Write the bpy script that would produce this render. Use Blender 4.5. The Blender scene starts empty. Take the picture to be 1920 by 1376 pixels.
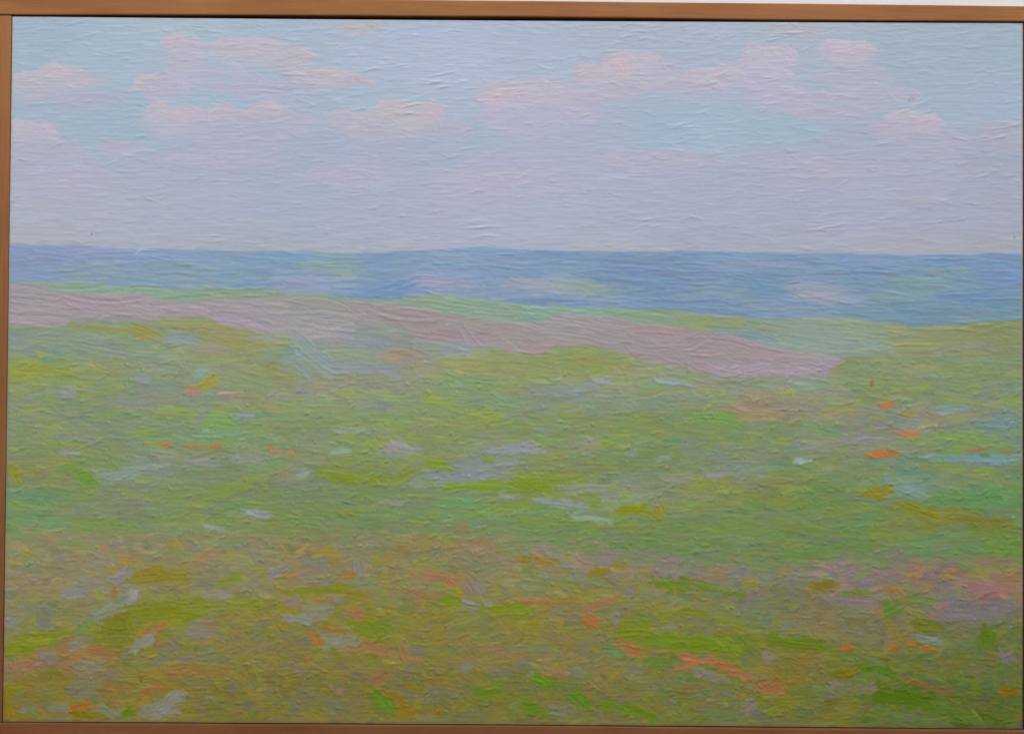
import bpy, math, random
import numpy as np
from mathutils import Matrix, Vector

# ------------------------------------------------------------------ camera
scene = bpy.context.scene
R_ = math.radians
CZ = 1.50                                   # height of the picture's centre above the ground
CAM = dict(x=0.000167, z=-0.018964, d=0.852919, yaw=-0.001838, pitch=0.02435, roll=0.006954)
FPX = 0.85 / 0.48 * 1920                    # focal length in photo pixels
PW, PH = 0.4775, 0.33161                    # painted panel, metres
MPP = PW / 1903.0                           # metres per photo pixel on the panel

def cam_axes():
    y, p, r = CAM['yaw'], CAM['pitch'], CAM['roll']
    fw = np.array([math.sin(y) * math.cos(p), math.cos(y) * math.cos(p), math.sin(p)])
    rt0 = np.array([math.cos(y), -math.sin(y), 0.0])
    up0 = np.cross(rt0, fw)
    return rt0 * math.cos(r) + up0 * math.sin(r), -rt0 * math.sin(r) + up0 * math.cos(r), fw
RT, UP, FW = cam_axes()
CPOS = np.array([CAM['x'], -CAM['d'], CAM['z']])

def to_px(x, y, z):
    """point (z measured from the picture's centre) -> photo pixel"""
    vx, vy, vz = x - CPOS[0], y - CPOS[1], z - CPOS[2]
    dep = vx * FW[0] + vy * FW[1] + vz * FW[2]
    return (960 + FPX * (vx * RT[0] + vy * RT[1] + vz * RT[2]) / dep,
            688 - FPX * (vx * UP[0] + vy * UP[1] + vz * UP[2]) / dep)

def to_plane(px, py, y0=0.0):
    """photo pixel -> point on the plane y = y0 (the panel's or a rail's front)"""
    d = FW + RT * (px - 960) / FPX + UP * (688 - py) / FPX
    t = (y0 - CPOS[1]) / d[1]
    return CPOS[0] + d[0] * t, CPOS[2] + d[2] * t

cam_data = bpy.data.cameras.new('camera')
cam_data.sensor_width = 36.0
cam_data.lens = FPX / 1920 * 36.0
cam_data.clip_start = 0.01
cam_data.clip_end = 500
cam = bpy.data.objects.new('camera', cam_data)
scene.collection.objects.link(cam)
cam.matrix_world = Matrix(((RT[0], UP[0], -FW[0], CPOS[0]), (RT[1], UP[1], -FW[1], CPOS[1]),
                           (RT[2], UP[2], -FW[2], CPOS[2] + CZ), (0, 0, 0, 1)))
scene.camera = cam

# ------------------------------------------------------------------ sky, soft daylight, exposure
SUN_EL, SUN_AZ = 38.0, 8.0                  # soft light from in front and above (behind the photographer)
world = bpy.data.worlds.new('World')
scene.world = world
world.use_nodes = True
wn = world.node_tree
sky = wn.nodes.new('ShaderNodeTexSky')
sky.sky_type = 'NISHITA'
sky.sun_disc = False
sky.sun_elevation = R_(SUN_EL)
sky.sun_rotation = R_(180 - SUN_AZ)
sky.air_density = 1.0
sky.dust_density = 1.5
wn.links.new(sky.outputs[0], wn.nodes['Background'].inputs[0])
wn.nodes['Background'].inputs[1].default_value = 0.10

sun_data = bpy.data.lights.new('sun', 'SUN')
sun_data.energy = 1.8
sun_data.angle = R_(24)
sun_data.color = (1.0, 0.97, 0.93)
sun = bpy.data.objects.new('sun', sun_data)
scene.collection.objects.link(sun)
sd = Vector((math.sin(R_(SUN_AZ)) * math.cos(R_(SUN_EL)), -math.cos(R_(SUN_AZ)) * math.cos(R_(SUN_EL)), math.sin(R_(SUN_EL))))
sun.rotation_euler = sd.to_track_quat('Z', 'Y').to_euler()
sun.location = (0, -6, 6)

scene.view_settings.view_transform = 'Standard'
scene.view_settings.look = 'None'
scene.view_settings.gamma = 1.0
scene.view_settings.use_curve_mapping = False
scene.view_settings.exposure = 0.45
scene.render.engine = 'CYCLES'
scene.cycles.use_denoising = True
scene.cycles.max_bounces = 6

CALIBRATE = False
# light that reaches the panel, per channel, as a + b*u + c*v + d*v^2 + e*u^2 (u right, v down); used
# only to turn the photograph's colours into pigment colours
LIGHT = [(0.8198, 0.0241, -0.481, 0.0661, -0.0172), (0.813, 0.0289, -0.4597, 0.0564, -0.0224), (0.8253, 0.0329, -0.44, 0.0471, -0.0272)]

rng = np.random.default_rng(7)
random.seed(7)
col = scene.collection

# ------------------------------------------------------------------ small helpers
def lin(c):
    c = np.asarray(c, dtype=np.float64) / 255.0
    return np.where(c <= 0.04045, c / 12.92, ((np.maximum(c, 0) + 0.055) / 1.055) ** 2.4)

def new_obj(name, data, parent=None, **props):
    o = bpy.data.objects.new(name, data)
    col.objects.link(o)
    if parent is not None:
        o.parent = parent
    for k, v in props.items():
        o[k] = v
    return o

def material(name):
    m = bpy.data.materials.new(name)
    m.use_nodes = True
    nt = m.node_tree
    return m, nt, nt.nodes['Principled BSDF']

# ------------------------------------------------------------------ materials
def plaster_material(name, rgb, var=0.03, bump=0.25, scale=60):
    m, nt, b = material(name)
    tc = nt.nodes.new('ShaderNodeTexCoord')
    n = nt.nodes.new('ShaderNodeTexNoise')
    n.inputs['Scale'].default_value = scale
    n.inputs['Detail'].default_value = 6
    nt.links.new(tc.outputs['Object'], n.inputs['Vector'])
    r = nt.nodes.new('ShaderNodeValToRGB')
    r.color_ramp.elements[0].position = 0.3
    r.color_ramp.elements[1].position = 0.7
    r.color_ramp.elements[0].color = tuple(c * (1 - var) for c in rgb) + (1,)
    r.color_ramp.elements[1].color = tuple(min(1, c * (1 + var)) for c in rgb) + (1,)
    nt.links.new(n.outputs[0], r.inputs[0])
    nt.links.new(r.outputs[0], b.inputs['Base Color'])
    bp = nt.nodes.new('ShaderNodeBump')
    bp.inputs['Strength'].default_value = bump
    bp.inputs['Distance'].default_value = 0.001
    nt.links.new(n.outputs[0], bp.inputs['Height'])
    nt.links.new(bp.outputs[0], b.inputs['Normal'])
    b.inputs['Roughness'].default_value = 0.9
    return m

def wood_material(name, dark, mid, light, axis):
    """straight grain along the rail: axis 0 = along x, 2 = along z"""
    m, nt, b = material(name)
    tc = nt.nodes.new('ShaderNodeTexCoord')
    mp = nt.nodes.new('ShaderNodeMapping')
    sc = [1.0, 1.0, 1.0]
    sc[axis] = 0.035
    mp.inputs['Scale'].default_value = sc
    nt.links.new(tc.outputs['Object'], mp.inputs['Vector'])
    n = nt.nodes.new('ShaderNodeTexNoise')
    n.inputs['Scale'].default_value = 900
    n.inputs['Detail'].default_value = 5
    n.inputs['Roughness'].default_value = 0.65
    nt.links.new(mp.outputs[0], n.inputs['Vector'])
    n2 = nt.nodes.new('ShaderNodeTexNoise')
    n2.inputs['Scale'].default_value = 90
    n2.inputs['Detail'].default_value = 4
    mp2 = nt.nodes.new('ShaderNodeMapping')
    sc2 = [1.0, 1.0, 1.0]
    sc2[axis] = 0.25
    mp2.inputs['Scale'].default_value = sc2
    nt.links.new(tc.outputs['Object'], mp2.inputs['Vector'])
    nt.links.new(mp2.outputs[0], n2.inputs['Vector'])
    mix = nt.nodes.new('ShaderNodeMix')
    mix.data_type = 'FLOAT'
    mix.inputs[0].default_value = 0.55
    nt.links.new(n.outputs[0], mix.inputs[2])
    nt.links.new(n2.outputs[0], mix.inputs[3])
    r = nt.nodes.new('ShaderNodeValToRGB')
    e = r.color_ramp.elements
    e[0].position, e[0].color = 0.30, tuple(dark) + (1,)
    e[1].position, e[1].color = 0.70, tuple(light) + (1,)
    em = e.new(0.5)
    em.color = tuple(mid) + (1,)
    nt.links.new(mix.outputs[0], r.inputs[0])
    nt.links.new(r.outputs[0], b.inputs['Base Color'])
    bp = nt.nodes.new('ShaderNodeBump')
    bp.inputs['Strength'].default_value = 0.35
    bp.inputs['Distance'].default_value = 0.0003
    nt.links.new(n.outputs[0], bp.inputs['Height'])
    nt.links.new(bp.outputs[0], b.inputs['Normal'])
    b.inputs['Roughness'].default_value = 0.55
    b.inputs['Specular IOR Level'].default_value = 0.18
    return m

def paint_material():
    m, nt, b = material('oil_paint')
    at = nt.nodes.new('ShaderNodeAttribute')
    at.attribute_name = 'paint'
    nt.links.new(at.outputs['Color'], b.inputs['Base Color'])
    tc = nt.nodes.new('ShaderNodeTexCoord')
    mp = nt.nodes.new('ShaderNodeMapping')
    mp.inputs['Scale'].default_value = (0.18, 1, 1)
    nt.links.new(tc.outputs['Object'], mp.inputs['Vector'])
    n = nt.nodes.new('ShaderNodeTexNoise')
    n.inputs['Scale'].default_value = 1500
    n.inputs['Detail'].default_value = 3
    nt.links.new(mp.outputs[0], n.inputs['Vector'])
    bp = nt.nodes.new('ShaderNodeBump')
    bp.inputs['Strength'].default_value = 0.18
    bp.inputs['Distance'].default_value = 0.0002
    nt.links.new(n.outputs[0], bp.inputs['Height'])
    nt.links.new(bp.outputs[0], b.inputs['Normal'])
    b.inputs['Roughness'].default_value = 0.48
    b.inputs['Specular IOR Level'].default_value = 0.22
    return m

M_WALL = plaster_material('white_plaster', (0.77, 0.80, 0.82))
M_SHADE_WALL = plaster_material('grey_render', (0.40, 0.39, 0.37), 0.12, 0.5, 12)
M_GROUND = plaster_material('paving_grey', (0.26, 0.25, 0.23), 0.15, 0.5, 8)
WD, WM, WL = (0.300, 0.112, 0.036), (0.375, 0.152, 0.053), (0.440, 0.192, 0.074)
M_WOOD_X = wood_material('frame_wood_lengthwise', WD, WM, WL, 0)
M_WOOD_Z = wood_material('frame_wood_upright', WD, WM, WL, 2)
M_BOARD = plaster_material('dark_backing_board', (0.05, 0.035, 0.03), 0.2, 0.3, 200)
M_PANEL = plaster_material('primed_panel_edge', (0.42, 0.38, 0.36), 0.15, 0.3, 300)
M_PAINT = paint_material()

# ------------------------------------------------------------------ setting
def box_mesh(name, x0, x1, y0, y1, z0, z1, mat):
    me = bpy.data.meshes.new(name)
    v = [(x, y, z) for x in (x0, x1) for y in (y0, y1) for z in (z0, z1)]
    f = [(0, 1, 3, 2), (4, 6, 7, 5), (0, 4, 5, 1), (2, 3, 7, 6), (0, 2, 6, 4), (1, 5, 7, 3)]
    me.from_pydata(v, [], f)
    me.materials.append(mat)
    me.update()
    return me

WALL_Y = 0.016
new_obj('ground', box_mesh('ground', -150, 150, -150, 150, -0.3, 0.0, M_GROUND), kind='structure')
new_obj('wall', box_mesh('wall', -3.0, 3.0, WALL_Y, WALL_Y + 0.25, 0.0, 2.7, M_WALL), kind='structure')
# unseen wall added to block the low sky, so the picture darkens downwards
OPP_Y, OPP_TOP = -1.25, 2.40
new_obj('added_shade_wall', box_mesh('added_shade_wall', -4.5, 4.5, OPP_Y - 0.25, OPP_Y, 0.0, OPP_TOP, M_SHADE_WALL), kind='structure')

# ------------------------------------------------------------------ the framed painting: root, frame rails, boards
root = new_obj('framed_painting', None)
root.location = (0, 0, CZ)
root['label'] = 'framed oil painting of clouds, blue hills and flowering meadow, hung on white wall'
root['category'] = 'painting'

def rail(name, pts_in, pts_out, y_front, y_back, mat, axis, bev=0.0006):
    """a strip of wood: inner and outer edge lines given as matching point lists (x, z), bevelled front arrises"""
    me = bpy.data.meshes.new(name)
    n = len(pts_in)
    verts, faces = [], []
    for (ax, az), (bx, bz) in zip(pts_in, pts_out):
        d = math.hypot(bx - ax, bz - az)
        ux, uz = (bx - ax) / d, (bz - az) / d
        prof = [(0, y_back), (0, y_front + bev), (bev * .3, y_front + bev * .3), (bev, y_front),
                (d - bev, y_front), (d - bev * .3, y_front + bev * .3), (d, y_front + bev), (d, y_back)]
        for s, y in prof:
            verts.append((ax + ux * s, y, az + uz * s))
    k = 8
    for i in range(n - 1):
        for j in range(k):
            a, b_ = i * k + j, i * k + (j + 1) % k
            faces.append((a, b_, b_ + k, a + k))
    faces.append(tuple(range(k)))
    faces.append(tuple((n - 1) * k + j for j in reversed(range(k))))
    me.from_pydata(verts, [], faces)
    me.materials.append(mat)
    me.update()
    import bmesh
    bm = bmesh.new()
    bm.from_mesh(me)
    bmesh.ops.recalc_face_normals(bm, faces=bm.faces)
    bm.to_mesh(me)
    bm.free()
    return new_obj(name, me, root)

FY = -0.0012                                # rail fronts stand about a millimetre proud of the panel
def on_front(pts, y=FY):
    return [to_plane(px, py, y) for px, py in pts]
# edge lines read off the photograph (photo pixels), laid on the plane of the rail fronts
top_in = [(-12, 28), (60, 28.3), (300, 28.2), (480, 28.8), (700, 30.2), (960, 31.6), (1200, 34.2), (1420, 37.6), (1650, 39.2), (1900, 40.6), (1950, 41.0)]
top_out = [(-12, -4.5), (60, -4.2), (300, -3.0), (480, -2.2), (700, -0.8), (960, 1.6), (1200, 4.2), (1420, 6.2), (1650, 8.6), (1900, 11.6), (1950, 12.2)]
bot_in = [(-12, 1354.2), (20, 1354.4), (480, 1357.2), (960, 1360.0), (1420, 1364.0), (1900, 1368.0), (1950, 1368.4)]
bot_out = [(x, y + 31) for x, y in bot_in]
left_in = [(21.2, 29.6), (19.6, 150), (17.2, 340), (14.6, 560), (11.5, 780), (8.2, 1000), (5.0, 1200), (3.2, 1353.2)]
left_out = [(x - 31, y) for x, y in left_in]
right_in = [(1920.6, 42.2), (1920.9, 400), (1921.0, 700), (1921.0, 1000), (1921.0, 1366.6)]
right_out = [(1951, y) for x, y in right_in]
rail('frame_rail', on_front(top_in), on_front(top_out), FY, WALL_Y, M_WOOD_X, 0)
rail('frame_rail', on_front(bot_in), on_front(bot_out), FY, WALL_Y, M_WOOD_X, 0)
rail('frame_rail', on_front(left_in), on_front(left_out), FY + 0.0003, WALL_Y, M_WOOD_Z, 2)
rail('frame_rail', on_front(right_in), on_front(right_out), FY + 0.0003, WALL_Y, M_WOOD_Z, 2)
ob = new_obj('backing_board', box_mesh('backing_board', -PW / 2 - 0.004, PW / 2 + 0.004, 0.0085, 0.0115, -PH / 2 - 0.004, PH / 2 + 0.004, M_BOARD), root)

# panel body (the front carries the paint); its outline bows in slightly along the long sides
def outline(u, v):
    """panel coordinates 0..1 -> x, z in metres from the centre"""
    bow_t = 1.8 * MPP * 4 * u * (1 - u)
    bow_b = 1.5 * MPP * 4 * u * (1 - u)
    x = (u - 0.5) * PW
    zt, zb = PH / 2 - bow_t, -PH / 2 + bow_b
    return x, zt + (zb - zt) * v

def panel_body():
    n = 25
    vs, fs = [], []
    for y in (0.00012, 0.0085):
        for i in range(n):
            for v in (0, 1):
                x, z = outline(i / (n - 1), v)
                vs.append((x, y, z))
    o = 2 * n
    for i in range(n - 1):
        a = 2 * i
        fs += [(a, a + 1, a + 3, a + 2), (o + a, o + a + 2, o + a + 3, o + a + 1), (a, a + 2, o + a + 2, o + a), (a + 1, o + a + 1, o + a + 3, a + 3)]
    fs += [(0, o, o + 1, 1), (o - 2, o - 1, 2 * o - 1, 2 * o - 2)]
    me = bpy.data.meshes.new('panel')
    me.from_pydata(vs, [], fs)
    me.materials.append(M_PANEL)
    me.update()
    return new_obj('panel', me, root)
panel_body()

# ------------------------------------------------------------------ what is painted: colour plan of the picture (photo pixels, photo colours)
HORIZON = [(0, 458), (100, 460), (200, 463), (300, 466), (400, 470), (500, 470), (560, 468), (620, 474), (660, 475), (720, 471), (800, 467), (900, 464), (1000, 468), (1100, 472), (1300, 472), (1400, 474), (1600, 475), (1700, 478), (1800, 476), (1920, 475)]
HILL_FOOT = [(0, 527), (100, 530), (200, 535), (300, 540), (400, 542), (500, 545), (600, 552), (660, 558), (700, 560), (765, 560), (800, 554), (850, 556), (960, 568), (1060, 574), (1200, 580), (1300, 588), (1400, 596), (1450, 600), (1600, 598), (1650, 604), (1720, 616), (1780, 610), (1850, 604), (1920, 597)]
PINK_TOP = [(0, 534), (85, 538), (92, 550), (250, 552), (300, 560), (340, 567), (390, 561), (500, 560), (545, 557), (650, 565), (740, 570), (830, 588), (885, 600), (1000, 606), (1028, 606), (1030, 588), (1080, 590), (1200, 604), (1300, 618), (1400, 638), (1450, 652), (1560, 668), (1580, 674), (1920, 674)]
PINK_FOOT = [(0, 612), (120, 612), (128, 601), (290, 601), (300, 594), (395, 596), (420, 612), (490, 622), (560, 640), (660, 640), (665, 602), (760, 618), (800, 640), (900, 648), (1000, 666), (1040, 648), (1120, 652), (1200, 672), (1290, 690), (1335, 700), (1340, 706), (1545, 706), (1560, 690), (1580, 675), (1920, 674)]
FRONT_TOP = [(0, 1000), (250, 1001), (480, 1000), (830, 998), (950, 1010), (1050, 1026), (1200, 1041), (1350, 1050), (1500, 1053), (1650, 1046), (1920, 1052)]

SKY = [(60,60,166,186,203),(200,100,170,190,208),(330,60,172,192,208),(560,70,172,190,209),(700,110,176,192,214),(850,130,179,193,216),(1000,100,175,190,212),(1200,70,175,187,206),(1350,120,173,187,208),(1500,80,173,187,204),(1700,110,166,184,200),(1850,80,163,183,199),(1850,180,167,184,206),(1780,190,166,185,202),(220,235,164,187,206),(240,275,165,188,206),(420,180,167,190,210),(560,205,170,188,208),(700,190,172,190,211),(860,250,171,188,209),(870,190,176,190,212),(1250,265,168,188,209),(1330,250,170,190,211),(1440,240,165,188,205),(60,225,168,186,206),(130,330,180,183,203),(60,330,178,183,202),(300,310,177,183,205),(450,290,174,183,206),(600,300,172,184,206),(700,310,178,184,206),(800,290,172,184,206),(900,320,181,184,207),(1000,330,182,185,208),(1150,320,178,184,206),(1300,320,176,182,204),(1450,310,176,181,204),(1600,310,174,180,203),(1750,310,176,180,201),(1880,310,170,177,196),(60,400,178,184,199),(250,390,177,184,202),(400,385,176,185,204),(550,390,172,184,205),(700,400,175,184,206),(850,380,180,184,206),(1000,400,178,185,206),(1200,390,174,183,204),(1400,390,175,181,203),(1600,400,174,180,203),(1800,400,172,178,199),(1900,400,172,177,195),(60,448,178,183,194),(300,450,175,183,198),(500,455,172,182,196),(700,450,174,183,201),(900,448,178,184,203),(1100,455,175,183,201),(1300,455,171,180,199),(1500,458,173,179,196),(1700,460,174,178,190),(1880,460,170,175,186)]
LOBES = {0: [(100, 136, 24, 16), (136, 147, 26, 18), (45, 152, 24, 14)], 1: [(332, 82, 28, 18), (430, 88, 34, 18), (490, 92, 40, 20), (560, 108, 34, 20), (270, 155, 22, 14)], 2: [(300, 212, 30, 20), (350, 216, 36, 20), (420, 212, 30, 16), (500, 210, 36, 18)], 3: [(735, 206, 34, 20), (800, 214, 34, 22), (640, 222, 30, 15), (690, 230, 30, 15)], 4: [(40, 243, 32, 18), (82, 252, 30, 17)], 6: [(938, 170, 32, 18), (1000, 164, 40, 17), (1052, 172, 34, 18)], 7: [(1162, 116, 32, 18), (1206, 116, 34, 16), (1100, 140, 28, 18)], 8: [(1320, 144, 34, 17), (1362, 138, 34, 16), (1425, 100, 34, 18), (1466, 103, 30, 18)], 9: [(1568, 94, 34, 16), (1616, 97, 30, 17)], 10: [(1690, 226, 38, 17), (1738, 234, 36, 17)]}   # rounder puffs along the tops
# clouds: name index, then ellipses (cx, cy, rx, ry, r, g, b)
CLOUDS = [
 [(110,160,88,28,188,188,202),(115,142,36,19,194,189,200),(55,168,40,22,187,188,202),(165,190,70,20,178,182,207)],
 [(352,96,46,24,191,188,204),(345,130,48,36,189,187,205),(282,164,30,19,194,187,198),(315,172,50,28,186,186,206),(460,102,66,30,192,189,204),(545,118,46,28,188,186,201),(602,150,56,24,194,189,199),(655,154,38,14,192,187,200),(400,152,100,22,183,186,208),(500,172,110,20,183,185,206)],
 [(310,228,44,34,191,190,208),(380,240,70,28,190,187,205),(440,225,55,20,190,186,205),(525,228,70,26,187,185,206),(460,254,120,28,182,184,206)],
 [(766,224,62,36,195,190,198),(662,236,54,24,185,185,206),(705,250,60,19,188,186,203),(840,247,48,22,182,184,204)],
 [(56,262,58,30,186,187,203),(90,286,70,24,181,183,203)],
 [(230,284,50,20,186,184,206)],
 [(955,188,58,32,195,187,203),(1012,182,66,26,193,188,206),(990,228,112,36,187,186,208),(926,190,14,26,204,190,206),(1090,200,50,30,188,186,206)],
 [(1180,136,58,32,195,189,203),(1112,150,36,22,196,187,199),(1242,140,48,26,188,186,204),(1160,172,60,22,190,186,202),(1285,168,70,16,189,185,206),(1160,130,12,22,203,187,196)],
 [(1340,150,60,20,195,186,204),(1440,118,56,30,195,188,208),(1420,152,80,28,189,186,208),(1480,190,90,28,188,184,206)],
 [(1590,108,58,28,190,185,200),(1600,150,78,26,181,184,202),(1640,188,90,30,182,184,204),(1560,215,80,18,184,183,203)],
 [(1700,244,70,28,185,182,202),(1752,266,80,22,180,181,202)],
 [(1882,258,50,28,179,180,196)],
 [(672,52,48,14,188,188,196)],
 [(1492,60,60,14,182,184,196)],
 [(1230,302,100,20,186,183,205)],
 [(640,332,74,17,188,184,207)],
 [(120,332,90,20,184,184,206)],
 [(420,302,110,16,186,184,207)],
 [(900,342,120,20,187,185,208)],
 [(1550,322,120,22,182,181,203)],
]
HILLS = [(60,485,128,153,196),(200,478,132,157,200),(330,485,130,158,200),(420,490,128,160,196),(60,520,122,153,196),(160,506,130,158,186),(350,505,130,162,184),(250,520,128,158,192),(480,520,120,156,188),(520,485,122,158,198),(620,497,130,164,178),(560,528,142,160,198),(700,495,122,155,198),(740,540,108,150,196),(850,495,132,162,202),(800,530,150,160,194),(900,545,128,156,192),(940,500,120,158,200),(1000,488,118,155,197),(1000,530,148,162,190),(1040,535,152,166,186),(1100,536,138,166,172),(1150,522,106,148,190),(1200,500,116,148,192),(1250,525,108,146,188),(1100,560,122,154,190),(1020,562,112,148,188),(1300,565,112,148,186),(1350,545,124,154,186),(1400,495,124,156,196),(1430,530,104,148,188),(1530,545,146,160,190),(1500,500,120,152,192),(1480,575,118,152,188),(1600,520,108,148,186),(1650,490,122,154,198),(1700,540,118,156,176),(1750,515,120,156,176),(1640,580,112,152,178),(1800,485,116,152,196),(1870,510,112,148,194),(1810,560,108,148,188),(1720,590,100,146,172),(1800,585,108,148,170),(1880,570,102,148,176)]
MINT = [(40,530,160,172,150),(130,542,150,182,158),(250,548,146,184,158),(350,555,142,180,152),(480,550,146,178,140),(560,553,150,178,150),(650,560,145,178,155),(740,565,148,176,152),(820,565,150,186,150),(900,582,146,182,158),(960,585,148,180,140),(1000,598,135,185,165),(1050,582,142,190,168),(1150,590,142,182,148),(1250,595,144,176,130),(1350,608,144,172,112),(1430,612,142,170,120),(1400,628,134,170,172),(1480,615,148,178,158),(1480,640,145,178,166),(1550,645,146,174,160),(1580,620,144,176,140),(1620,640,146,172,150),(1620,668,146,168,150),(1660,625,146,170,130),(1700,640,150,168,112),(1780,640,146,162,108),(1860,625,140,158,98),(1700,665,152,162,110),(1800,665,148,162,120),(1890,660,138,158,105)]
PINK = [(50,560,172,160,160),(50,590,174,160,162),(150,570,178,157,162),(160,595,172,158,158),(250,580,176,158,160),(400,580,178,160,165),(470,600,178,160,168),(430,560,170,164,158),(560,575,168,162,150),(600,600,172,162,158),(620,625,172,164,160),(700,585,172,158,152),(740,600,170,155,148),(800,620,174,150,148),(850,615,172,152,150),(900,640,172,158,156),(960,620,170,156,148),(980,650,176,154,150),(1080,605,174,160,158),(1100,640,168,156,148),(1180,640,168,152,148),(1230,620,176,150,148),(1300,650,174,150,148),(1380,660,172,150,148),(1450,685,176,156,162),(1520,690,172,156,158),(1400,695,176,158,164)]
MEADOW = [(40,640,146,160,150),(120,650,142,162,142),(200,650,144,164,140),(60,690,150,166,74),(140,705,148,166,98),(200,685,152,160,112),(300,665,148,165,140),(400,680,156,164,120),(480,640,160,165,110),(430,628,162,160,106),(560,660,150,168,150),(500,690,150,160,110),(690,632,152,162,170),(760,662,165,157,138),(830,650,156,165,166),(620,645,150,165,150),(870,682,165,170,102),(940,690,158,166,110),(1000,690,150,165,112),(1100,685,148,166,92),(1200,695,158,166,126),(1290,710,154,160,140),(1600,700,144,160,118),(1700,700,144,160,116),(1850,690,138,158,112),(1500,718,150,164,152),(100,730,140,158,116),(250,740,142,155,132),(380,760,140,160,132),(500,735,154,160,118),(600,735,154,158,132),(700,740,150,157,140),(900,725,138,164,122),(1000,745,142,158,124),(1100,725,148,162,146),(1200,745,142,158,128),(1330,735,146,158,136),(1500,745,146,158,122),(1640,745,142,156,102),(1420,768,172,146,120),(1480,766,166,148,124),(1560,772,158,152,128),(1610,815,156,148,142),(1700,795,154,150,140),(1770,782,158,150,132),(1640,775,152,150,124),(1530,826,150,154,132),(1750,740,140,155,112),(1850,740,136,154,122),(60,790,140,160,118),(180,790,136,154,122),(300,790,136,160,116),(430,795,128,166,110),(600,790,138,160,106),(720,790,142,164,108),(800,810,142,162,98),(940,790,144,162,102),(1080,790,138,158,100),(1200,790,136,158,96),(1350,785,122,162,94),(1450,800,124,156,100),(1550,800,126,156,104),(1650,790,130,148,118),(1780,790,130,150,124),(1870,790,122,150,142),(60,850,140,152,100),(180,870,132,152,102),(80,880,142,146,84),(300,865,136,154,132),(400,880,130,150,108),(470,850,136,158,112),(560,865,142,150,116),(700,895,130,155,74),(620,910,126,152,98),(780,880,138,152,128),(900,870,142,155,150),(820,840,140,158,96),(1060,835,142,156,104),(1100,880,130,154,82),(1200,860,126,152,96),(1330,860,132,150,110),(1400,875,140,150,138),(1480,870,122,150,100),(1560,850,130,152,96),(1620,880,124,148,112),(1780,830,124,158,92),(1850,880,118,150,108),(1750,880,122,150,112),(60,930,114,152,110),(130,960,126,148,112),(230,950,132,146,116),(350,930,128,154,94),(450,930,124,154,88),(600,945,124,152,94),(750,930,126,154,98),(860,940,120,158,96),(960,920,130,158,70),(1050,900,138,154,72),(1150,915,144,152,142),(1280,925,134,150,100),(1330,905,144,148,84),(1450,915,128,150,66),(1560,930,116,150,76),(1620,960,114,148,88),(1700,900,122,152,132),(1850,935,98,154,94),(60,985,118,158,92),(200,985,124,154,82),(330,975,128,154,96),(480,990,128,152,88),(620,980,124,152,88),(750,985,122,150,92),(880,975,118,156,96),(1000,990,120,154,88),(1080,1000,116,150,80),(1200,1000,118,148,84),(1300,1010,116,148,82),(1400,985,118,146,86),(1500,1020,110,146,76),(1600,1000,112,146,80),(1680,1000,124,140,72),(1740,965,132,140,50),(1850,975,126,132,54),(1700,1030,100,150,88),(1850,1020,106,150,72),(1900,960,108,146,84),(1780,1010,110,148,92)]
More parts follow.
